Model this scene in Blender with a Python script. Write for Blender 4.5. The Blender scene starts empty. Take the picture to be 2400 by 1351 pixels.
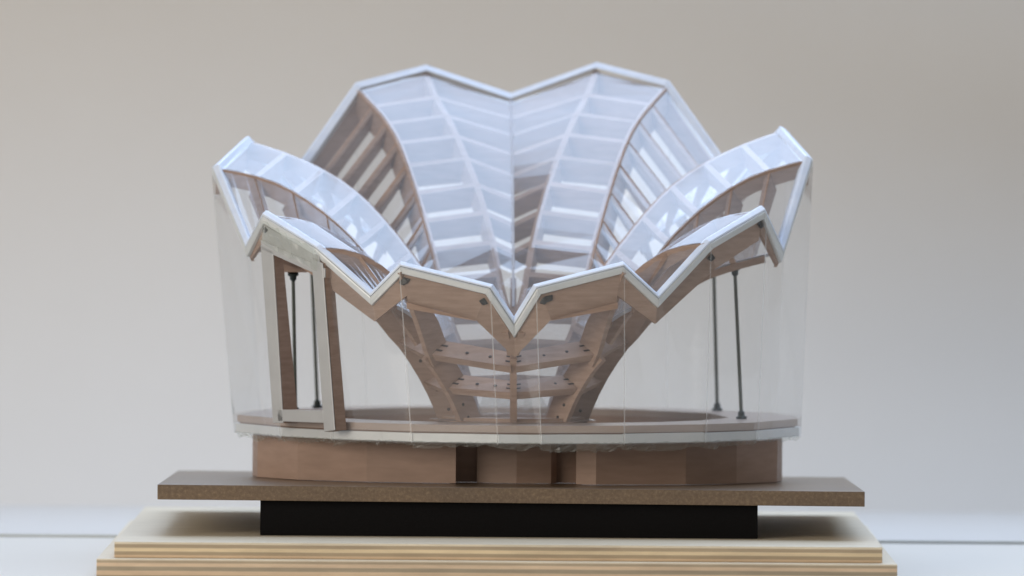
import bpy, math, random
from mathutils import Vector, Matrix
random.seed(7)
S = 0.0003                      # one working unit = 0.3 mm, all lengths below are in units
V = Vector
sc = bpy.context.scene
COL = sc.collection

# ------------------------------------------------------------------ camera
F_PX = 18000.0
HZ = 200.0
CAM_Z = 1139.0
cam_d = bpy.data.cameras.new('camera')
cam = bpy.data.objects.new('camera', cam_d)
COL.objects.link(cam)
sc.camera = cam
PITCH = math.atan((675.5 - HZ) / F_PX)
CAM_ROT = Matrix.Rotation(math.pi / 2 - PITCH, 3, 'X') @ Matrix.Rotation(math.radians(0.42), 3, 'Z')
CAM_POS = V((0, -18000.0, CAM_Z))
cam.matrix_world = Matrix.Translation(CAM_POS * S) @ CAM_ROT.to_4x4()
cam_d.sensor_width = 36.0
cam_d.lens = 36.0 * F_PX / 2400.0
cam_d.clip_start = 0.05
cam_d.clip_end = 60.0
cam_d.dof.use_dof = True
cam_d.dof.focus_distance = (18000 - 40) * S
cam_d.dof.aperture_fstop = 5.8

# ------------------------------------------------------------------ world, lamps, exposure
world = bpy.data.worlds.new('World')
sc.world = world
world.use_nodes = True
wb = world.node_tree.nodes['Background']
wb.inputs[0].default_value = (1.0, 0.955, 0.90, 1)
wb.inputs[1].default_value = 0.18


def area(name, loc, target, sx, sy, power, color, spread=180):
    d = bpy.data.lights.new(name, 'AREA')
    d.shape = 'RECTANGLE'
    d.size, d.size_y = sx, sy
    d.energy = power
    d.color = color
    d.spread = math.radians(spread)
    o = bpy.data.objects.new(name, d)
    COL.objects.link(o)
    o.location = loc
    o.rotation_euler = (V(target) - V(loc)).to_track_quat('-Z', 'Y').to_euler()
    return o


area('skylight_lamp', (0.50, 1.54, 1.60), (0.50, 1.43, 0.0), 2.40, 3.10, 55.0, (0.58, 0.74, 1.0), 180)
area('rear_skylight_lamp', (-1.16, 2.22, 1.60), (-1.16, 2.16, 0.0), 0.90, 1.75, 11.6, (0.58, 0.74, 1.0), 180)
area('window_lamp', (-1.55, -1.7, 0.70), (-0.1, 0.4, 0.05), 1.2, 1.0, 17.0, (1.0, 0.91, 0.80), 180)

sc.view_settings.view_transform = 'Standard'
sc.view_settings.look = 'None'
sc.view_settings.exposure = 0.5
sc.view_settings.gamma = 1.0
sc.view_settings.use_curve_mapping = False
sc.cycles.transparent_max_bounces = 40
sc.cycles.max_bounces = 10
sc.cycles.use_denoising = True


# ------------------------------------------------------------------ measuring helpers
def at(px, py, y):
    d = CAM_ROT @ V(((px - 1200.0) / F_PX, -(py - 675.5) / F_PX, -1.0))
    t = (y - CAM_POS.y) / d.y
    return CAM_POS + d * t


def zl(py, y, px=1203):
    return at(px, py, y).z


# ------------------------------------------------------------------ materials
def mat(name):
    m = bpy.data.materials.new(name)
    m.use_nodes = True
    nt = m.node_tree
    return m, nt, nt.nodes['Principled BSDF'], nt.nodes['Material Output']


def node(nt, t, **kw):
    n = nt.nodes.new(t)
    for k, v in kw.items():
        setattr(n, k, v)
    return n


def noise(nt, scale, detail=4, rough=0.55, vec=None, dist=0.0):
    n = node(nt, 'ShaderNodeTexNoise')
    n.inputs['Scale'].default_value = scale
    n.inputs['Detail'].default_value = detail
    n.inputs['Roughness'].default_value = rough
    n.inputs['Distortion'].default_value = dist
    if vec is not None:
        nt.links.new(vec, n.inputs['Vector'])
    return n


def ramp(nt, src, stops, interp='LINEAR'):
    r = node(nt, 'ShaderNodeValToRGB')
    r.color_ramp.interpolation = interp
    e = r.color_ramp.elements
    while len(e) < len(stops):
        e.new(0.5)
    for i, (p, c) in enumerate(stops):
        e[i].position = p
        e[i].color = (c[0], c[1], c[2], 1)
    nt.links.new(src, r.inputs[0])
    return r


def objcoord(nt, scale=(1, 1, 1)):
    tc = node(nt, 'ShaderNodeTexCoord')
    mp = node(nt, 'ShaderNodeMapping')
    mp.inputs['Scale'].default_value = scale
    nt.links.new(tc.outputs['Object'], mp.inputs['Vector'])
    return mp.outputs[0]


def bump(nt, bs, src, strength, dist):
    b = node(nt, 'ShaderNodeBump')
    b.inputs['Strength'].default_value = strength
    b.inputs['Distance'].default_value = dist
    nt.links.new(src, b.inputs['Height'])
    nt.links.new(b.outputs[0], bs.inputs['Normal'])


def simple(name, c0, c1, scale, rough=0.6, metal=0.0, spec=0.4, stretch=(1, 1, 1), bmp=0.0, bdist=0.0002, vary=0.0):
    m, nt, bs, out = mat(name)
    vc = objcoord(nt, stretch)
    n = noise(nt, scale, 5, 0.6, vc)
    r = ramp(nt, n.outputs[0], [(0.3, c0), (0.7, c1)])
    if vary:
        oi = node(nt, 'ShaderNodeObjectInfo')
        hv = node(nt, 'ShaderNodeHueSaturation')
        mr = node(nt, 'ShaderNodeMapRange')
        mr.inputs['To Min'].default_value = 1 - vary
        mr.inputs['To Max'].default_value = 1 + vary
        nt.links.new(oi.outputs['Random'], mr.inputs[0])
        nt.links.new(mr.outputs[0], hv.inputs['Value'])
        nt.links.new(r.outputs[0], hv.inputs['Color'])
        nt.links.new(hv.outputs[0], bs.inputs['Base Color'])
    else:
        nt.links.new(r.outputs[0], bs.inputs['Base Color'])
    bs.inputs['Roughness'].default_value = rough
    bs.inputs['Metallic'].default_value = metal
    bs.inputs['Specular IOR Level'].default_value = spec
    if bmp:
        bump(nt, bs, n.outputs[0], bmp, bdist)
    return m


M = {}
M['card'] = simple('brown_board', (0.315, 0.215, 0.163), (0.425, 0.300, 0.235), 60, 0.62, 0, 0.35, (1, 1, 6), 0.08, 0.0002, 0.12)
M['card_dark'] = simple('drum_board', (0.33, 0.225, 0.172), (0.40, 0.275, 0.212), 35, 0.5, 0, 0.35, (1, 1, 5), 0.0, 0.0002, 0.16)
M['ring'] = simple('ring_board', (0.40, 0.315, 0.265), (0.45, 0.355, 0.30), 45, 0.32, 0, 0.6, (1, 1, 5), 0.05)
M['tape'] = simple('silver_tape', (0.68, 0.70, 0.70), (0.75, 0.76, 0.75), 60, 0.40, 0.30, 0.5, (1, 1, 1), 0.3, 0.0007, 0.1)
M['door_tape'] = simple('grey_tape', (0.50, 0.50, 0.495), (0.56, 0.56, 0.555), 40, 0.42, 0.3, 0.5, (1, 1, 1), 0.35, 0.0007)
M['lip'] = simple('white_tape', (0.70, 0.77, 0.90), (0.80, 0.85, 0.94), 120, 0.4, 0.0, 0.5, (1, 1, 1), 0.15, 0.0004)
M['seam'] = simple('valley_tape', (0.42, 0.42, 0.46), (0.52, 0.52, 0.56), 90, 0.5)
M['rod'] = simple('green_rod', (0.075, 0.085, 0.070), (0.11, 0.12, 0.10), 200, 0.4, 0.3)
M['cap'] = simple('black_cap', (0.008, 0.016, 0.015), (0.018, 0.026, 0.024), 300, 0.45)
M['clip'] = simple('steel_clip', (0.045, 0.045, 0.045), (0.09, 0.09, 0.09), 150, 0.35, 0.6)
M['peg'] = simple('dark_peg', (0.035, 0.024, 0.020), (0.055, 0.04, 0.032), 300, 0.6)
M['foam'] = simple('black_foam', (0.0035, 0.0032, 0.0035), (0.006, 0.0055, 0.006), 900, 0.85, 0, 0.15, (1, 1, 1), 0.2, 0.0003)
M['wall'] = simple('painted_wall', (0.71, 0.67, 0.615), (0.73, 0.69, 0.635), 3, 0.8, 0, 0.2)
M['table'] = simple('white_table', (0.76, 0.72, 0.65), (0.78, 0.74, 0.67), 4, 0.45, 0, 0.4)
M['ledge'] = simple('white_ledge', (0.70, 0.67, 0.63), (0.72, 0.69, 0.65), 4, 0.5, 0, 0.4)
M['ledge_edge'] = simple('grey_green_edge', (0.52, 0.55, 0.53), (0.56, 0.59, 0.57), 8, 0.6)


def film_mat(name, haze, base, tint, rough, trans=(1, 1, 1), graze=0.8):
    """thin clear plastic: transparent, a little milky, with a mirror sheen"""
    m, nt, bs, out = mat(name)
    nt.nodes.remove(bs)
    tr = node(nt, 'ShaderNodeBsdfTransparent')
    tr.inputs[0].default_value = (*trans, 1)
    df = node(nt, 'ShaderNodeBsdfDiffuse')
    df.inputs[0].default_value = (*tint, 1)
    tl = node(nt, 'ShaderNodeBsdfTranslucent')
    tl.inputs[0].default_value = (*tint, 1)
    md = node(nt, 'ShaderNodeMixShader')
    md.inputs[0].default_value = 0.30
    nt.links.new(df.outputs[0], md.inputs[1])
    nt.links.new(tl.outputs[0], md.inputs[2])
    gl = node(nt, 'ShaderNodeBsdfGlossy')
    gl.inputs[0].default_value = (0.95, 0.97, 1.0, 1)
    gl.inputs['Roughness'].default_value = rough
    nz = noise(nt, 14, 3, 0.5, objcoord(nt))
    bp = node(nt, 'ShaderNodeBump')
    bp.inputs['Strength'].default_value = 0.11
    bp.inputs['Distance'].default_value = 0.004
    nt.links.new(nz.outputs[0], bp.inputs['Height'])
    nt.links.new(bp.outputs[0], gl.inputs['Normal'])
    m1 = node(nt, 'ShaderNodeMixShader')
    nz2 = noise(nt, 30, 5, 0.6, objcoord(nt))
    mr = node(nt, 'ShaderNodeMapRange')
    mr.inputs['From Min'].default_value = 0.3
    mr.inputs['From Max'].default_value = 0.7
    mr.inputs['To Min'].default_value = haze * 0.8
    mr.inputs['To Max'].default_value = haze * 1.2
    nt.links.new(nz2.outputs[0], mr.inputs[0])
    nt.links.new(mr.outputs[0], m1.inputs[0])
    nt.links.new(tr.outputs[0], m1.inputs[1])
    nt.links.new(md.outputs[0], m1.inputs[2])
    fc = node(nt, 'ShaderNodeLayerWeight')
    fc.inputs[0].default_value = 0.5
    lw = node(nt, 'ShaderNodeMath', operation='POWER')
    lw.inputs[1].default_value = 4.0
    nt.links.new(fc.outputs['Facing'], lw.inputs[0])
    mm = node(nt, 'ShaderNodeMath', operation='MULTIPLY_ADD')
    mm.inputs[1].default_value = graze
    mm.inputs[2].default_value = base
    mm.use_clamp = True
    nt.links.new(lw.outputs[0], mm.inputs[0])
    m2 = node(nt, 'ShaderNodeMixShader')
    nt.links.new(mm.outputs[0], m2.inputs[0])
    nt.links.new(m1.outputs[0], m2.inputs[1])
    nt.links.new(gl.outputs[0], m2.inputs[2])
    nt.links.new(m2.outputs[0], out.inputs[0])
    return m


M['film'] = film_mat('roof_film', 0.12, 0.165, (0.84, 0.89, 1.0), 0.20, (1, 1, 1), 0.25)
M['wall_film'] = film_mat('wall_film', 0.060, 0.05, (0.9, 0.92, 0.93), 0.04, (0.975, 0.975, 0.97))
M['crease'] = film_mat('film_crease', 0.30, 0.04, (0.95, 0.95, 0.92), 0.2)
M['crumple'] = film_mat('crumpled_film', 0.13, 0.03, (0.80, 0.84, 0.78), 0.28, (0.93, 0.94, 0.92), 0.4)


def mdf_mat():
    m, nt, bs, out = mat('hardboard')
    n1 = noise(nt, 420, 6, 0.75, objcoord(nt))
    n2 = noise(nt, 14, 3, 0.5, objcoord(nt, (1, 1, 3)))
    r1 = ramp(nt, n1.outputs[0], [(0.30, (0.115, 0.076, 0.045)), (0.52, (0.178, 0.122, 0.078)), (0.74, (0.30, 0.22, 0.135))])
    r2 = ramp(nt, n2.outputs[0], [(0.3, (0.85, 0.85, 0.85)), (0.7, (1.08, 1.06, 1.0))])
    mx = node(nt, 'ShaderNodeMix', data_type='RGBA', blend_type='MULTIPLY')
    mx.inputs[0].default_value = 1.0
    nt.links.new(r1.outputs[0], mx.inputs[6])
    nt.links.new(r2.outputs[0], mx.inputs[7])
    nt.links.new(mx.outputs[2], bs.inputs['Base Color'])
    bs.inputs['Roughness'].default_value = 0.32
    bs.inputs['Specular IOR Level'].default_value = 0.6
    return m


def ply_mat(name, layers, thick):
    """layers: list of (height fraction from the bottom, colour)"""
    m, nt, bs, out = mat(name)
    tc = node(nt, 'ShaderNodeTexCoord')
    sp = node(nt, 'ShaderNodeSeparateXYZ')
    nt.links.new(tc.outputs['Object'], sp.inputs[0])
    wv = noise(nt, 5, 3, 0.5, objcoord(nt, (1, 1, 1)))
    mw = node(nt, 'ShaderNodeMath', operation='MULTIPLY_ADD')
    mw.inputs[1].default_value = thick * 0.06
    mw.inputs[2].default_value = -thick * 0.03
    nt.links.new(wv.outputs[0], mw.inputs[0])
    ad = node(nt, 'ShaderNodeMath', operation='ADD')
    nt.links.new(sp.outputs['Z'], ad.inputs[0])
    nt.links.new(mw.outputs[0], ad.inputs[1])
    mr = node(nt, 'ShaderNodeMapRange')
    mr.inputs['From Min'].default_value = -thick
    mr.inputs['From Max'].default_value = 0.0
    nt.links.new(ad.outputs[0], mr.inputs[0])
    st = ramp(nt, mr.outputs[0], layers, 'LINEAR')
    g = noise(nt, 60, 6, 0.7, objcoord(nt, (0.25, 3.0, 2.0)))
    gr = ramp(nt, g.outputs[0], [(0.28, (0.80, 0.78, 0.76)), (0.72, (1.12, 1.11, 1.08))])
    mx = node(nt, 'ShaderNodeMix', data_type='RGBA', blend_type='MULTIPLY')
    mx.inputs[0].default_value = 1.0
    nt.links.new(st.outputs[0], mx.inputs[6])
    nt.links.new(gr.outputs[0], mx.inputs[7])
    nt.links.new(mx.outputs[2], bs.inputs['Base Color'])
    bs.inputs['Roughness'].default_value = 0.5
    bs.inputs['Specular IOR Level'].default_value = 0.4
    return m


M['mdf'] = mdf_mat()


# ------------------------------------------------------------------ object helpers
def tag(o, label, cat=None, group=None, kind=None):
    if label:
        o['label'] = label
    if cat:
        o['category'] = cat
    if group:
        o['group'] = group
    if kind:
        o['kind'] = kind
    return o


def mesh(name, verts, faces, material, parent=None, origin=None, smooth=False):
    """verts in units, world axes; origin in units"""
    if origin is None:
        origin = ORG[parent.name] if parent is not None else V((0, 0, 0))
    origin = V(origin)
    me = bpy.data.meshes.new(name)
    me.from_pydata([tuple((V(v) - origin) * S) for v in verts], [], faces)
    me.validate()
    me.update()
    if smooth:
        for p in me.polygons:
            p.use_smooth = True
    me.materials.append(material if not isinstance(material, str) else M[material])
    o = bpy.data.objects.new(name, me)
    COL.objects.link(o)
    if parent is not None:
        o.parent = parent
        base = ORG[parent.name]
        o.location = (origin - base) * S
        ORG[o.name] = origin
    else:
        o.location = origin * S
        ORG[o.name] = origin
    return o


ORG = {}


def bevel(o, w, seg=2):
    md = o.modifiers.new('bevel', 'BEVEL')
    md.width = w * S
    md.segments = seg
    md.limit_method = 'ANGLE'
    md.angle_limit = math.radians(40)
    return o


def hexa(p):
    """8 corner points, bottom 0-3 and top 4-7 in the same order"""
    return p, [(0, 3, 2, 1), (4, 5, 6, 7), (0, 1, 5, 4), (1, 2, 6, 5), (2, 3, 7, 6), (3, 0, 4, 7)]


def boxv(x0, x1, y0, y1, z0, z1):
    return hexa([V((x0, y0, z0)), V((x1, y0, z0)), V((x1, y1, z0)), V((x0, y1, z0)),
                 V((x0, y0, z1)), V((x1, y0, z1)), V((x1, y1, z1)), V((x0, y1, z1))])


def sweep(sections):
    """sections: list of equal-length closed loops"""
    n = len(sections[0])
    vs = [p for s in sections for p in s]
    fs = []
    for i in range(len(sections) - 1):
        for j in range(n):
            a, b = i * n + j, i * n + (j + 1) % n
            fs.append((a, b, b + n, a + n))
    fs.append(tuple(range(n))[::-1])
    fs.append(tuple(range((len(sections) - 1) * n, len(sections) * n)))
    return vs, fs


def lathe(p0, p1, prof, seg=12):
    """prof: list of (distance along axis, radius)"""
    ax = (p1 - p0).normalized()
    u = ax.orthogonal().normalized()
    w = ax.cross(u)
    secs = []
    for h, r in prof:
        secs.append([p0 + ax * h + (u * math.cos(2 * math.pi * k / seg) + w * math.sin(2 * math.pi * k / seg)) * r for k in range(seg)])
    return sweep(secs)


def crom(pts, per=8):
    """Catmull-Rom through pts, returned with even spacing along the arc"""
    P = [pts[0] * 2 - pts[1]] + list(pts) + [pts[-1] * 2 - pts[-2]]
    out = []
    for i in range(1, len(P) - 2):
        a, b, c, d = P[i - 1], P[i], P[i + 1], P[i + 2]
        for k in range(per):
            t = k / per
            out.append(0.5 * ((2 * b) + (c - a) * t + (2 * a - 5 * b + 4 * c - d) * t * t + (3 * b - a - 3 * c + d) * t ** 3))
    out.append(V(pts[-1]))
    return out


class Curve:
    def __init__(self, pts):
        self.p = crom([V(q) for q in pts])
        self.s = [0.0]
        for a, b in zip(self.p, self.p[1:]):
            self.s.append(self.s[-1] + (b - a).length)
        self.L = self.s[-1]

    def __call__(self, f):
        t = max(0.0, min(1.0, f)) * self.L
        for i in range(len(self.p) - 1):
            if self.s[i + 1] >= t or i == len(self.p) - 2:
                d = self.s[i + 1] - self.s[i]
                k = (t - self.s[i]) / d if d > 1e-9 else 0
                return self.p[i].lerp(self.p[i + 1], k)

    def tan(self, f):
        return (self(f + 0.02) - self(f - 0.02)).normalized()


AX = V((3, 310, 0))             # axis of the funnel


def outn(c, f):
    """outward (down and away) normal of the trumpet at a point of a curve"""
    p, t = c(f), c.tan(f)
    r = V((p.x - AX.x, p.y - AX.y, 0))
    r.normalize()
    circ = V((-r.y, r.x, 0))
    t2 = (t - circ * t.dot(circ)).normalized()
    n = circ.cross(t2)
    if n.z > 0:
        n = -n
    if abs(n.z) < 0.05 and n.dot(r) < 0:
        n = -n
    return n.normalized()


# ================================================================== SETTING
WALL_Y = 2750.0
o = mesh('table', *boxv(-6000, 6000, -2600, 1185, -60, 0), 'table')
tag(o, None, None, None, 'structure')
LEDGE_Z = 6.5
o = mesh('back_table', *boxv(-6000, 6000, 1197, WALL_Y - 240, -60, LEDGE_Z), 'ledge')
tag(o, None, None, None, 'structure')
e = mesh('edge_strip', *boxv(-6000, 6000, 1191, 1196, -50, LEDGE_Z - 0.6), 'ledge_edge', o)
NCOL, NROW = 32, 40              # wall bend added for shading: foot leans back, top curls forward, most at right
vs, fs = [], []
for c in range(NCOL + 1):
    xx = -6000 + 12000 * c / NCOL
    u = max(0.0, min(1.0, (xx + 900) / 2900))
    u = u * u * (3 - 2 * u)
    yy = WALL_Y - 240
    for k in range(NROW + 1):
        zz = LEDGE_Z + 1640 * k / NROW
        vs.append(V((xx, yy, zz)))
        v = min(1.0, zz / 1350.0)
        ang = math.radians(36 + 58 * v ** 0.9 + (18 + 22 * u) * v ** 4)
        yy += 1640 / NROW / math.tan(ang)
for c in range(NCOL):
    for k in range(NROW):
        p = c * (NROW + 1) + k
        fs.append((p, p + NROW + 1, p + NROW + 2, p + 1))
o = mesh('wall', vs, fs, 'wall', smooth=True)
tag(o, None, None, None, 'structure')

# ================================================================== STAND: plywood sheets, black block, hardboard
Z_P2 = zl(1317, -405)           # top of lower sheet
Z_P1 = zl(1277, -360)           # top of upper sheet
lay_col = {'l': (0.80, 0.66, 0.45), 't': (0.46, 0.37, 0.26), 'p': (0.74, 0.57, 0.40), 'v': (0.80, 0.71, 0.55), 'd': (0.41, 0.345, 0.25)}


def layers(spec):
    st, n = [], len(spec)
    for i, (f, c) in enumerate(spec):
        f1 = spec[i + 1][0] if i + 1 < n else 1.0
        g = 0.025
        st.append((min(1, f + (g if i else 0)), lay_col[c]))
        st.append((max(0, f1 - (g if i + 1 < n else 0)), lay_col[c]))
    return st


t1 = Z_P1 - Z_P2
M['ply_upper'] = ply_mat('upper_plywood', layers([(0, 'p'), (0.18, 't'), (0.40, 'l'), (0.63, 't'), (0.86, 'v')]), t1 * S)
M['ply_lower'] = ply_mat('lower_plywood', layers([(0, 't'), (0.2, 'p'), (0.42, 'd'), (0.62, 'p'), (0.80, 't'), (0.93, 'v')]), Z_P2 * S)


def sheet(name, px0, px1, pym, y0, y1, z0, z1, mt):
    a, b = at(px0, pym, y0).x, at(px1, pym, y0).x
    c = V(((a + b) / 2, (y0 + y1) / 2, z1))
    o = mesh(name, *boxv(a, b, y0, y1, z0, z1), mt, None, c)
    return bevel(o, 1.2)


tag(sheet('plywood_sheet', 226, 2103, 1335, -405, 1150, 0.0, Z_P2, 'ply_lower'),
    'wider lower plywood sheet lying on the white table', 'plywood', 'plywood sheets under the model')
tag(sheet('plywood_sheet', 268, 2068, 1290, -360, 1110, Z_P2 + 0.4, Z_P1, 'ply_upper'),
    'smaller upper plywood sheet directly under the black block', 'plywood', 'plywood sheets under the model')

HB_Y0, HB_Y1 = -100.0, 960.0
HB_T = 35.0
HB_TILT = math.tan(math.radians(1.1))
hbl, hbr = at(369, 1136, HB_Y0), at(2027, 1153, HB_Y0)


def hb_z(x, y):
    k = (x - hbl.x) / (hbr.x - hbl.x)
    return hbl.z + (hbr.z - hbl.z) * k - (y - HB_Y0) * HB_TILT


def slab(corners, z0f, z1f):
    return hexa([V((x, y, z0f(x, y))) for x, y in corners] + [V((x, y, z1f(x, y))) for x, y in corners])


cor = [(hbl.x, HB_Y0), (hbr.x, HB_Y0), (hbr.x - 2, HB_Y1), (hbl.x + 2, HB_Y1)]
o = mesh('hardboard_plate', *slab(cor, lambda x, y: hb_z(x, y) - HB_T, hb_z), 'mdf', None, ((hbl.x + hbr.x) / 2, 400, hb_z(0, 400)))
bevel(o, 1.0)
tag(o, 'dark brown hardboard plate lying on the black block, under the round drum', 'board')
bl, br = at(610, 1200, -72).x, at(1776, 1200, -72).x
cor = [(bl, -72), (br, -72), (br, 560), (bl, 560)]
o = mesh('riser_block', *slab(cor, lambda x, y: Z_P1 + 0.5, lambda x, y: hb_z(x, y) - HB_T - 0.6), 'foam', None, ((bl + br) / 2, 240, Z_P1))
bevel(o, 1.0)
tag(o, 'matte black foam block between hardboard plate and plywood', 'block')

# ================================================================== THE MODEL
root = bpy.data.objects.new('pavilion_model', None)
COL.objects.link(root)
ROOT = V((0, 590, hb_z(0, 590)))
root.location = ROOT * S
root.empty_display_size = 0.05
ORG[root.name] = ROOT
tag(root, 'architectural model of a petal-shaped pavilion with clear film roof on brown ribs', 'model')

# ---- rim: 8 petals, 16 ridge points and 8 valley points, measured left side then right side
Z0 = zl(986, 200)
mir = lambda px: 2406 - px
# name: list of (px, py, depth) from base to rim; left half
trunkF = [(1203, None, 200), (1203, 905, 165), (1203, 825, 115)]
trunkFL = [(1125, None, 232), (1100, 915, 216), (1066, 850, 194)]
trunkL = [(1093, None, 310), (1062, 905, 312), (1015, 820, 318)]
trunkBL = [(1125, None, 388), (1106, 900, 400), (1086, 830, 424), (1068, 772, 452)]
trunkB = [(1203, None, 420), (1203, 900, 438), (1203, 830, 468), (1203, 765, 505)]
C_LEFT = {
    'F_v': trunkF + [(1205, 757, 26)],
    'F_a': trunkF + [(1182, 745, 40), (1150, 674, 3)],
    'FL_a': trunkFL + [(1042, 800, 172), (1022, 748, 140), (985, 690, 98), (940, 622, 44)],
    'FL_v': trunkFL + [(1030, 800, 172), (960, 735, 120), (871, 692, 74)],
    'FL_b': trunkFL + [(1022, 780, 180), (972, 702, 172), (928, 650, 165), (886, 616, 160), (840, 593, 156), (790, 582, 152), (745, 580, 149)],
    'L_a': trunkL + [(955, 735, 318), (905, 655, 313), (852, 593, 306), (790, 548, 298), (712, 516, 286), (620, 503, 274)],
    'L_v': trunkL + [(955, 745, 322), (850, 675, 330), (720, 618, 335), (581, 577, 340)],
    'L_b': trunkL + [(950, 720, 362), (885, 628, 400), (825, 553, 430), (742, 482, 460), (650, 428, 482), (560, 402, 495), (505, 393, 500)],
    'BL_a': trunkBL + [(1025, 685, 500), (985, 622, 540), (930, 550, 590), (860, 471, 650), (780, 410, 715), (680, 362, 780), (575, 328, 835)],
    'BL_v': trunkBL + [(1000, 665, 525), (900, 575, 650), (790, 495, 790), (672, 431, 965)],
    'BL_b': trunkBL + [(1050, 715, 490), (1032, 650, 545), (1016, 583, 602), (996, 509, 672), (977, 446, 735), (951, 369, 812), (926, 312, 890), (893, 264, 968), (835, 201, 1089)],
    'B_a': trunkB + [(1182, 700, 552), (1168, 635, 600), (1155, 565, 655), (1133, 481, 732), (1111, 414, 800), (1080, 338, 892), (1050, 274, 985), (1022, 227, 1065), (996, 160, 1153)],
    'B_v': trunkB + [(1203, 640, 605), (1202, 480, 775), (1200, 340, 965), (1197, 226, 1180)],
}
R_END = {'F_a': (1256, 674), 'FL_a': (1460, 622), 'FL_v': (1541, 697), 'FL_b': (1660, 568), 'L_a': (1788, 492), 'L_v': (1831, 588),
         'L_b': (1896, 373), 'BL_a': (1836, 305), 'BL_b': (1566, 196), 'B_a': (1400, 154)}


def to3(lst):
    out = []
    for px, py, y in lst:
        p = at(px, 985 if py is None else py, y)
        if py is None:
            p.z = Z0
        out.append(p)
    return out


CL, CR = {}, {}
for k, lst in C_LEFT.items():
    CL[k] = Curve(to3(lst))
    m_ = [(mir(px), py, y) for px, py, y in lst]
    if k in R_END:
        n = len(m_)
        dx = R_END[k][0] - m_[-1][0]
        dy = R_END[k][1] - m_[-1][1]
        m_ = [(px + dx * (i / (n - 1)) ** 2, None if py is None else py + dy * (i / (n - 1)) ** 2, y) for i, (px, py, y) in enumerate(m_)]
    CR[k] = Curve(to3(m_))
CR['F_v'] = CL['F_v']
CR['B_v'] = CL['B_v']
# ordered around the rim, from the front valley clockwise on the left then back to the right
RIM = [CL['F_v'], CL['F_a'], CL['FL_a'], CL['FL_v'], CL['FL_b'], CL['L_a'], CL['L_v'], CL['L_b'], CL['BL_a'], CL['BL_v'], CL['BL_b'], CL['B_a'],
       CL['B_v'], CR['B_a'], CR['BL_b'], CR['BL_v'], CR['BL_a'], CR['L_b'], CR['L_v'], CR['L_a'], CR['FL_b'], CR['FL_v'], CR['FL_a'], CR['F_a']]
NR = 24
is_valley = [i % 3 == 0 for i in range(NR)]
# number of bays from base to rim for each of the eight petals (petal k lies between rim points 3k+1 and 3k+2)
BAYS = [3, 6, 9, 12, 12, 9, 6, 3]
SPLIT = {0: 0.60, 1: 0.42, 2: 0.30, 3: 0.24, 4: 0.24}


def split_of(i):
    """share of the curve on which the ridges of one stem still run together"""
    stem = ((i + 1) // 3) % 8
    return SPLIT[min(stem, 8 - stem)]


RIB_W = 15.0


def depth_at(f, L):
    """boards are deepest in the middle and taper a little to the rim"""
    return 62.0 if f < 0.92 else 62.0 - 120 * (f - 0.92)


RP0 = [c(1.0) for c in RIM]
RIB_OBJ = {}
# ---- ribs under the ridge lines
for i, c in enumerate(RIM):
    stem = ((i + 1) // 3) % 8
    f1 = 0.985 if i not in (1, 23) else 0.74
    if is_valley[i]:
        f0, f1 = 0.0, (split_of(i) + 0.10 if i not in (6, 18) else 0.94)
    else:
        f0 = split_of(i) - 0.02
    nseg = max(6, int((f1 - f0) * c.L / 45))
    secs = []
    for k in range(nseg + 1):
        f = f0 + (f1 - f0) * k / nseg
        p, n = c(f), outn(c, f)
        t = c.tan(f)
        w = n.cross(t).normalized() * (RIB_W / 2 if i else 8.0)
        h = depth_at(f, c.L)
        if not is_valley[i] and RP0[i].y < 400 and f > 0.62:
            h = 62 - 44 * (f - 0.62) / 0.365
        if i in (5, 19):
            h = 62 - 6 * max(0.0, min(1.0, (f - 0.55) / 0.3))
        if i in (6, 18) and f > 0.4:
            h = 62 - 46 * min(1.0, (f - 0.4) / 0.3)
        if i in (7, 17, 8, 16):
            h = 62 - 24 * max(0.0, min(1.0, (f - 0.3) / 0.3))
        if i in (0, 1, 23):
            h = 58 - 40 * max(0.0, f - 0.45) / 0.55
        q = p + n * 2.0
        secs.append([q - w, q + w, q + w + n * h, q - w + n * h])
    RIB_OBJ[i] = mesh('rib', *sweep(secs), 'card', root)


# ---- cross members between ribs
def member(a, b, na, nb, h, w, name='cross_beam', mt='card', lift=2.0, h2=None):
    e_ = (b - a).normalized()
    secs = []
    for p, n, h in ((a, na, h), (b, nb, h if h2 is None else h2)):
        t = e_.cross(n).normalized() * (w / 2)
        q = p + n * lift
        secs.append([q - t, q + t, q + t + n * h, q - t + n * h])
    return mesh(name, *sweep(secs), mt, root)


def member_f(c1, c2, f1, f2, h, w, ins=0.0, ins2=None, h2=None):
    a, b = c1(f1), c2(f2)
    e_ = (b - a).normalized()
    a2, b2 = a + e_ * ins, b - e_ * (ins if ins2 is None else ins2)
    return member(a2, b2, outn(c1, f1), outn(c2, f2), h, w, h2=h2)


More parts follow.
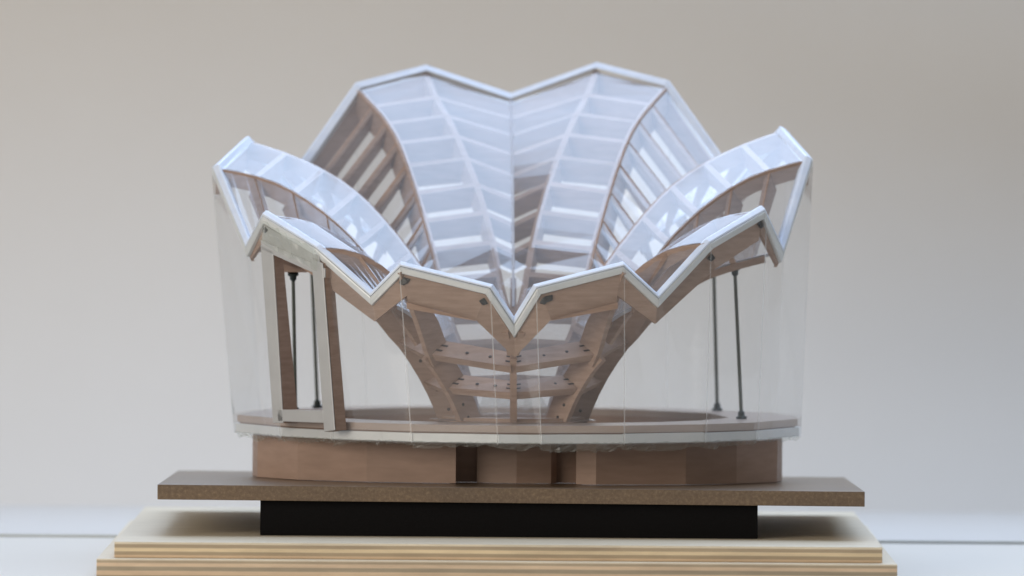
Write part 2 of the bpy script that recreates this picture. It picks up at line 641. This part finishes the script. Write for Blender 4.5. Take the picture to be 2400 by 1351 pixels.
front_beams = []
for k in range(8):
    c1, c2 = RIM[3 * k + 1], RIM[3 * k + 2]
    v1, v2 = RIM[3 * k], RIM[(3 * k + 3) % NR]
    nb = BAYS[k]
    for j in range(1, nb):
        f = j / nb if nb > 3 else (0.245, 0.455)[j - 1]
        if nb == 12 and j > 8:          # the top bays are a little closer together
            f = 8 / 12 + (j - 8) * 0.078
        h = 56.0 if k not in (1, 6) else (56.0 if f < 0.45 else 34.0)
        if k in (3, 4) and f > 0.25:
            h = 72.0
        b = member_f(c1, c2, f, f, h, RIB_W - 1 if k not in (0, 7) else 19.0, RIB_W / 2 - 1)
        if k in (0, 7):
            front_beams.append((b, c1, c2, f, h))
        for cr, vv in ((c1, v1), (c2, v2)):
            idx = RIM.index(cr)
            if f > split_of(idx) + 0.13 and k not in (0, 7):
                member_f(cr, vv, f, f, h * {1: 0.35, 6: 0.35, 2: 0.9, 5: 0.9}.get(k, 0.8), RIB_W - 1, RIB_W / 2 - 1, -0.5 - 0.8 * random.random(), 15.0 if k in (2, 5) else None)

# base ring of the stem: eight short boards
for k in range(8):
    c1, c2 = RIM[3 * k], RIM[(3 * k + 3) % NR]
    a, b = c1(0), c2(0)
    ra, rb = (a - AX), (b - AX)
    ra.z = rb.z = 0
    a2, b2 = a + ra.normalized() * 2, b + rb.normalized() * 2
    a3, b3 = a + ra.normalized() * 62, b + rb.normalized() * 62
    for q in (a2, b2, a3, b3):
        q.z = Z0
    vs_, fs_ = hexa([q + V((0, 0, -7)) for q in (a3, b3, b2, a2)] + [q + V((0, 0, 6)) for q in (a3, b3, b2, a2)])
    mesh('base_board', vs_, fs_, 'card', root)

# ---- pegs and slots on the faces of the front boards
for b, c1, c2, f, h in front_beams:
    a_, b_ = c1(f), c2(f)
    na, nb_ = outn(c1, f), outn(c2, f)
    if (a_ - b_).length < 60:
        continue
    for u, kind in ((0.30, 0), (0.60, 0), (0.05, 1), (0.06, 2), (0.93, 1), (0.94, 2)):
        n = na.lerp(nb_, u).normalized()
        e_ = (b_ - a_).normalized()
        t = e_.cross(n).normalized()
        if t.z < 0:
            t = -t
        base = a_.lerp(b_, u) + n * (h * (0.55, 0.36, 0.70)[kind]) + t * 9.3
        if kind == 0:
            mesh('peg', *lathe(base, base + t, [(0, 4.2), (0.9, 4.2), (1.2, 3.4)], 10), 'peg', b)
        else:
            q = [base - e_ * 8 - n * 2.6, base + e_ * 8 - n * 2.6, base + e_ * 8 + n * 2.6, base - e_ * 8 + n * 2.6]
            mesh('slot', *hexa(q + [p + t * 1.0 for p in q]), 'peg', b)

# pegs in the sides of the lower ribs
ribs_by_idx = RIB_OBJ
for i in (3, 21, 6, 18):
    c = RIM[i]
    for f in (0.05, 0.13, 0.25):
        p, n, t = c(f), outn(c, f), c.tan(f)
        w = n.cross(t).normalized()
        for s_ in (-1, 1):
            b0 = p + n * (36 + random.uniform(-5, 5)) + w * s_ * (RIB_W / 2 - 0.4)
            mesh('peg', *lathe(b0, b0 + w * s_, [(0, 4.0), (0.9, 4.0), (1.2, 3.2)], 10), 'peg', ribs_by_idx[i])

# letter on the front stem
fv = RIM[0]
pt = fv(0.80)
cu = bpy.data.curves.new('letter_outline', 'FONT')
cu.body = 'A'
cu.size = 26 * S
cu.extrude = 0.4 * S
cu.materials.append(M['peg'])
tmp = bpy.data.objects.new('tmp', cu)
COL.objects.link(tmp)
bpy.context.view_layer.update()
lme = bpy.data.meshes.new_from_object(tmp.evaluated_get(bpy.context.evaluated_depsgraph_get()))
bpy.data.objects.remove(tmp)
lt = bpy.data.objects.new('letter', lme)
COL.objects.link(lt)
lt.parent = root
nn = outn(fv, 0.80)
gp = [at(1170, 786, 38), at(1232, 786, 38), at(1216, 835, 62), at(1196, 835, 62)]
gus = mesh('gusset_plate', *hexa([gp[3], gp[2], gp[2] + V((0, 10, 0)), gp[3] + V((0, 10, 0)), gp[0], gp[1], gp[1] + V((0, 10, 0)), gp[0] + V((0, 10, 0))]), 'card', root)
lp = at(1210, 812, 47)
lt.location = (lp - ROOT) * S
lt.rotation_euler = (math.radians(90), 0, math.radians(-14))


# ---- film sheets of the roof: eight petal tops, sixteen valley sides
def film_strip(c1, c2, f0, name='film_sheet', n=18):
    vs_, fs_ = [], []
    for k in range(n + 1):
        f = f0 + (1 - f0) * k / n
        vs_ += [c1(f), c2(f)]
    for k in range(n):
        fs_.append((2 * k, 2 * k + 1, 2 * k + 3, 2 * k + 2))
    return mesh(name, vs_, fs_, 'film', root)


for k in range(8):
    c1, c2 = RIM[3 * k + 1], RIM[3 * k + 2]
    film_strip(c1, c2, 0.02)
    for cr, vv in ((c1, RIM[3 * k]), (c2, RIM[(3 * k + 3) % NR])):
        film_strip(cr, vv, split_of(RIM.index(cr)) - 0.02)

# seam of tape along the bottom of each valley
for i in range(0, NR, 3):
    c = RIM[i]
    f0 = split_of(i) + 0.02
    secs = []
    for k in range(19):
        f = f0 + (0.985 - f0) * k / 18
        p, n, t = c(f), outn(c, f), c.tan(f)
        w = n.cross(t).normalized() * 3.0
        secs.append([p - n * 1.5 - w, p - n * 1.5 + w, p + n * 6, ])
    mesh('valley_seam', *sweep(secs), 'seam', root)

# ---- rim trim: silver tape on the cut edge, white lip of film tape above it
RP = [c(1.0) for c in RIM]
PC = V((3, 590, 0))


def outdir(i):
    p = RP[i]
    r = V(((p.x - PC.x) / 698.0 ** 2, (p.y - PC.y) / 590.0 ** 2, 0))
    return r.normalized()


def edge_down(i):
    a, b = RP[i], RP[(i + 1) % NR]
    e_ = (b - a).normalized()
    od = (outdir(i) + outdir((i + 1) % NR)).normalized()
    d = e_.cross(od).normalized()
    return -d if d.z > 0 else d


ED = [edge_down(i) for i in range(NR)]


def mitre(i):
    d1, d2 = ED[i - 1], ED[i]
    return (d1 + d2) / max(0.35, (1 + d1.dot(d2)))


def rim_piece(i, prof, name, mt, parent):
    secs = []
    for j in (i, (i + 1) % NR):
        m_, o_ = mitre(j), outdir(j)
        secs.append([RP[j] + o_ * r + m_ * d for r, d in prof])
    a, b = secs
    return mesh(name, *sweep([a, b]), mt, parent)


def fascia_piece(i):
    secs = []
    for j in (i, (i + 1) % NR):
        m_, o_ = mitre(j), outdir(j)
        dn = 62.0 if is_valley[j] else 76.0
        if i in (1, 22):
            dn = 92.0
        if i in (5, 18):
            dn = 28.0 if is_valley[j] else 52.0
        if i in (6, 17):
            dn = 34.0
        if i in (0, 23):
            dn = 70.0 if is_valley[j] else 92.0
        top = [RP[j] + o_ * r + m_ * 19.5 for r in (-11, -2)]
        dd = (m_.normalized() * 0.6 + V((0, 0, -1)) * 0.4) * (dn - 25)
        secs.append([top[0], top[1], top[1] - o_ * 4 + dd, top[0] - o_ * 4 + dd])
    return mesh('fascia_board', *sweep(secs), 'card', root)


tape_prof = [(-12, 2), (0, 2), (7, 3), (8, 6), (6, 18), (2, 19), (-12, 19)]
lip_prof = [(-21, 5), (-9, -8), (-4, -8), (6, -2), (6.5, 1.6), (-12, 1.6), (-19, 7)]
fascia_prof = [(-11, 25.5), (-2, 25.5), (-6, 78), (-15, 78)]
for i in range(NR):
    t_ = rim_piece(i, tape_prof, 'rim_trim', 'tape', root)
    bevel(t_, 1.0)
    l_ = rim_piece(i, lip_prof, 'film_lip', 'lip', t_)
    fb = fascia_piece(i)
    if i in (1, 22):            # lower lip of the two front boards
        secs = []
        for j in (i, (i + 1) % NR):
            m_, o_ = mitre(j), outdir(j)
            q = RP[j] + o_ * -3 + m_ * 19.5 + (m_.normalized() * 0.6 + V((0, 0, -1)) * 0.4) * 67
            hh = 15 if j in (2, 22) else 2
            secs.append([q, q + o_ * 7, q + o_ * 6 + V((0, 0, -hh)), q + V((0, 0, -hh))])
        mesh('board_strip', *sweep(secs), 'card', fb)

# steel clips at the ridge corners, under the trim
for i in range(NR):
    if is_valley[i]:
        continue
    for s_ in (0, -1):
        a, b = RP[i], RP[(i + 1) % NR] if s_ == 0 else RP[i - 1]
        if (a - b).length < 60 or random.random() < 0.2:
            continue
        e_ = (b - a).normalized()
        d_ = ED[i] if s_ == 0 else ED[i - 1]
        o_ = outdir(i)
        q0 = a + e_ * 12 + d_ * 26 + o_ * -2
        L_ = random.uniform(17, 27)
        pts = [q0, q0 + e_ * L_, q0 + e_ * (L_ - 4) + d_ * 13, q0 + d_ * 15]
        c_ = mesh('clip', *hexa(pts + [p + o_ * 7 for p in pts]), 'clip', root)
        bevel(c_, 2.0)

# ---- floor ring
ZR = zl(997.5, 30)
ridge_idx = [i for i in range(NR) if not is_valley[i]]
outer = []
for i in ridge_idx:
    p = RP[i]
    outer.append(V((PC.x + 17 + (p.x - PC.x) * 0.945, PC.y + (p.y - PC.y) * 0.975, 0)))
inner = []
for p in outer:
    a = math.atan2((p.y - PC.y) / 590, (p.x - PC.x) / 698)
    inner.append(V((PC.x + 10 + 520 * math.cos(a), 605 + 440 * math.sin(a), 0)))


def annulus(po, pi, z0, z1):
    n = len(po)
    vs_ = [V((p.x, p.y, z1)) for p in po] + [V((p.x, p.y, z1)) for p in pi] + [V((p.x, p.y, z0)) for p in po] + [V((p.x, p.y, z0)) for p in pi]
    fs_ = []
    for k in range(n):
        m_ = (k + 1) % n
        fs_ += [(k, m_, n + m_, n + k), (2 * n + k, 3 * n + k, 3 * n + m_, 2 * n + m_), (k, 2 * n + k, 2 * n + m_, m_), (n + k, n + m_, 3 * n + m_, 3 * n + k)]
    return vs_, fs_


def grow(ps, d):
    out = []
    for p in ps:
        r = V((p.x - PC.x, p.y - PC.y, 0)).normalized()
        out.append(p + r * d)
    return out


ring = mesh('floor_ring', *annulus(outer, inner, ZR - 17, ZR), 'ring', root)
under = mesh('ring_core', *annulus(grow(outer, -6), inner, ZR - 40, ZR - 17.4), 'card_dark', root)
nO = len(outer)
tape_o = grow(outer, 4)
for k in range(nO):
    a, b = tape_o[k], tape_o[(k + 1) % nO]
    a2, b2 = grow([a, b], -8)
    jz = random.uniform(-1.2, 1.2)
    q = [V((p.x, p.y, ZR - 42)) for p in (a, b, b2, a2)] + [V((p.x, p.y, ZR - 19.5 + jz)) for p in (a, b, b2, a2)]
    t_ = mesh('edge_tape', *hexa(q), 'tape', root)
    bevel(t_, 1.5)

# crumpled film hanging below the ring at the front
film_bottom = grow(outer, 7)
for k in range(nO):
    a, b = film_bottom[k], film_bottom[(k + 1) % nO]
    if (a.y + b.y) / 2 > 520:
        continue
    n_ = max(5, int((b - a).length / 9))
    vs_, fs_ = [], []
    r_ = random.Random(k * 13 + 5)
    inw = (V((PC.x, PC.y, 0)) - (a + b) / 2)
    inw.z = 0
    inw.normalize()
    hprev = 14
    for q in range(n_ + 1):
        p = a.lerp(b, q / n_)
        hprev += r_.uniform(-3, 3)
        hprev = max(8, min(22, hprev))
        for m_ in range(5):
            f = m_ / 4
            vs_.append(V((p.x, p.y, ZR - 40 - hprev * f)) + inw * (r_.uniform(-3, 4) * (0.4 + f) + 9 * f) + V((r_.uniform(-2, 2), 0, r_.uniform(-2, 2))))
    for q in range(n_):
        for m_ in range(4):
            c0 = q * 5 + m_
            fs_.append((c0, c0 + 5, c0 + 6, c0 + 1))
    mesh('film_skirt', vs_, fs_, 'crumple', root)

# octagonal plate and loose flaps under the stem
vs_ = []
oc = [V((AX.x + 198 * math.sin(math.pi / 4 * k), AX.y - 198 * math.cos(math.pi / 4 * k), 0)) for k in range(8)]
pl_z0, pl_z1 = ZR + 0.6, Z0 - 7.5
if pl_z1 < pl_z0 + 2:
    pl_z1 = pl_z0 + 2
mesh('stem_plate', *sweep([[V((p.x, p.y, pl_z0)) for p in oc], [V((p.x, p.y, pl_z1)) for p in oc]]), 'card', root)
for sx, px in ((-1, 1024), (1, 1398)):
    q = at(px, 986, 250)
    vs_ = [V((q.x, 235, pl_z1 + 1)), V((q.x - sx * 55, 190, pl_z1 + 6)), V((q.x - sx * 62, 280, pl_z1 + 3)), V((q.x - sx * 10, 300, pl_z1 + 1.5))]
    mesh('film_flap', vs_, [(0, 1, 2, 3)], 'crease', root)

# crumpled clear film standing inside the stem
vs_, fs_ = [], []
r_ = random.Random(3)
nx_, nz_ = 14, 7
for iz in range(nz_):
    for ix in range(nx_):
        x = -92 + 184 * ix / (nx_ - 1)
        vs_.append(V((AX.x + x * (1 - 0.05 * iz), AX.y + 60 + r_.uniform(-7, 7) - 8 * math.cos(x / 30), Z0 + 8 + iz * 9 + r_.uniform(-3, 3))))
for iz in range(nz_ - 1):
    for ix in range(nx_ - 1):
        a = iz * nx_ + ix
        fs_.append((a, a + 1, a + nx_ + 1, a + nx_))
mesh('inner_film', vs_, fs_, 'crumple', root)

# ---- clear film wall, one sheet for each ridge-to-ridge side, folded at the ridges
wb_ = grow(outer, 8)
z_wb = ZR - 44
for k in range(nO):
    i0, i1 = ridge_idx[k], ridge_idx[(k + 1) % nO]
    A, B = RP[i0] + outdir(i0) * 10, RP[i1] + outdir(i1) * 10
    a, b = V((wb_[k].x, wb_[k].y, z_wb)), V((wb_[(k + 1) % nO].x, wb_[(k + 1) % nO].y, z_wb))
    has_valley = (i1 - i0) % NR == 2
    is_door = (i0 == 4)
    if not is_door:
        if has_valley:
            iv = (i0 + 1) % NR
            Vp = RP[iv] + outdir(iv) * 10
            m_ = a.lerp(b, (Vp - A).length / ((Vp - A).length + (B - Vp).length))
            mesh('wall_film', [a, m_, b, B, Vp, A], [(0, 1, 4, 5), (1, 2, 3, 4)], 'wall_film', root)
        else:
            mesh('wall_film', [a, b, B, A], [(0, 1, 2, 3)], 'wall_film', root)
    # crease at the ridge
    tdir = V((outdir(i0).y, -outdir(i0).x, 0))
    oo = outdir(i0) * 1.2
    w_ = 1.5 if RP[i0].y < 400 else 1.0
    A1 = A + V((0, 0, -8))
    mesh('film_crease', [a - tdir * w_ + oo, a + tdir * w_ + oo, A1 + tdir * w_ + oo, A1 - tdir * w_ + oo], [(0, 1, 2, 3)], 'crease', root)

# ---- drum under the ring: separate wall panels, with a recessed entrance in front
drum = [(-634, 600), (-618, 470), (-516, 300), (-350, 205), (-138, 160), (-138, 262), (-88, 262), (-88, 235), (6, 205), (88, 228), (101, 250), (101, 270), (147, 270),
        (147, 172), (194, 160), (408, 235), (532, 345), (634, 490), (650, 600), (540, 820), (270, 905), (0, 925), (-270, 905), (-540, 820)]
drum = [(x + 8, y) for x, y in drum]
zt = ZR - 40.5
nD = len(drum)


def drum_pts(off):
    out = []
    for i in range(nD):
        p0, p1, p2 = V((*drum[i - 1], 0)), V((*drum[i], 0)), V((*drum[(i + 1) % nD], 0))
        n1 = V((p1.y - p0.y, p0.x - p1.x, 0)).normalized()
        n2 = V((p2.y - p1.y, p1.x - p2.x, 0)).normalized()
        m_ = (n1 + n2) / max(0.3, 1 + n1.dot(n2))
        out.append(p1 - m_ * off)
    return out


d_out = drum_pts(0)
d_in = drum_pts(14)
for i in range(nD):
    j = (i + 1) % nD
    q = [d_out[i], d_out[j], d_in[j], d_in[i]]
    mesh('drum_panel', *hexa([V((p.x, p.y, hb_z(p.x, p.y) + 1.5)) for p in q] + [V((p.x, p.y, zt)) for p in q]), 'card_dark', root)


# ---- door frame on the front left side
i0 = 4
Pr, Pl = RP[4], RP[5]           # right and left ridge corner above the door
fd = (Pl - Pr)
fd.z = 0
fd.normalize()
nin = V((-fd.y, fd.x, 0))
if nin.y < 0:
    nin = -nin


def dpt(px, py, back=0.0):
    """point in the plane of the door side"""
    d = CAM_ROT @ V(((px - 1200.0) / F_PX, -(py - 675.5) / F_PX, -1.0))
    base = Pr - nin * 8
    t = (base - CAM_POS).dot(nin) / d.dot(nin)
    return CAM_POS + d * t + nin * back


def prism(front, depth):
    n = len(front)
    return sweep([front, [p + nin * depth for p in front]])


head = [dpt(612, 585), dpt(762, 652), dpt(762, 630), dpt(612, 563)]
df = mesh('door_frame', *prism([p + nin * 3 for p in head], 26), 'card', root)
lj = [dpt(640, 992), dpt(664, 992), dpt(640, 590), dpt(611, 575)]
rj = [dpt(761, 1013), dpt(786, 1009), dpt(757, 618), dpt(731, 606)]
sl = [dpt(652, 988), dpt(760, 992), dpt(757, 962), dpt(650, 960)]
for nm, q, dp in (('jamb', lj, (48, 48, 28, 28)), ('jamb', rj, (34, 34, 30, 30)), ('sill', sl, (44, 32, 32, 44))):
    mesh(nm, *sweep([[p + nin * 3 for p in q], [p + nin * (3 + d_) for p, d_ in zip(q, dp)]]), 'card', df)
for q in (head, lj, rj, sl):
    t_ = mesh('front_tape', *prism([p - nin * (1.0 + 1.2 * (q is rj)) for p in q], 3.6), 'door_tape', df)
    bevel(t_, 1.2)
# silver tape patch between the rim and the door head
pq = [dpt(612, 566), dpt(750, 630), dpt(746, 600), dpt(618, 528)]
bevel(mesh('tape_patch', *prism([p + nin * 1.5 for p in pq], 2.5), 'door_tape', df), 0.8)
# crumpled film tucked between rim and door head
vs_, fs_ = [], []
r_ = random.Random(11)
for q in range(15):
    f = q / 14
    top = dpt(618 + 130 * f, 520 + 66 * f, -3)
    bot = dpt(616 + 134 * f, 572 + 62 * f, -4)
    for m_ in range(5):
        p = top.lerp(bot, m_ / 4)
        vs_.append(p - nin * r_.uniform(0, 9) + V((r_.uniform(-3, 3), 0, r_.uniform(-4, 4))))
for q in range(14):
    for m_ in range(4):
        c0 = q * 5 + m_
        fs_.append((c0, c0 + 5, c0 + 6, c0 + 1))
mesh('film_tuck', vs_, fs_, 'crumple', root)


# ---- struts: thin rods with stepped black end caps
def strut(p0, p1):
    ax = (p1 - p0).normalized()
    L_ = (p1 - p0).length
    r_o = mesh('strut', *lathe(p0 + ax * 4, p1 - ax * 4, [(0, 4.4), (L_ - 8, 4.4)], 12), 'rod', root, smooth=False)
    for p, d in ((p0, ax), (p1, -ax)):
        mesh('end_cap', *lathe(p, p + d, [(0, 13), (5.5, 13), (6.5, 8.5), (16, 8.0), (19, 5.4), (20, 4.8)], 16), 'cap', r_o)


def ringpt(px, y):
    p = at(px, 975, y)
    p.z = ZR + 0.5
    return p


strut(ringpt(1738, 470), at(1722, 628, 470))
strut(ringpt(1681, 930), at(1671, 560, 880))
strut(ringpt(693, 520), at(687, 640, 420))
strut(ringpt(744, 930), at(728, 560, 880))
# hanger blocks that carry the struts under the petals
for px, py, y in ((1722, 600, 470), (1671, 540, 880), (686, 612, 420), (728, 540, 880)):
    c_ = at(px, py, y)
    h_ = 27 if y < 800 else 19
    vs_, fs_ = boxv(c_.x - 36, c_.x + 36, c_.y - 12, c_.y + 12, c_.z - h_, c_.z + 30)
    bevel(mesh('hanger_block', vs_, fs_, 'card', root), 2.0)
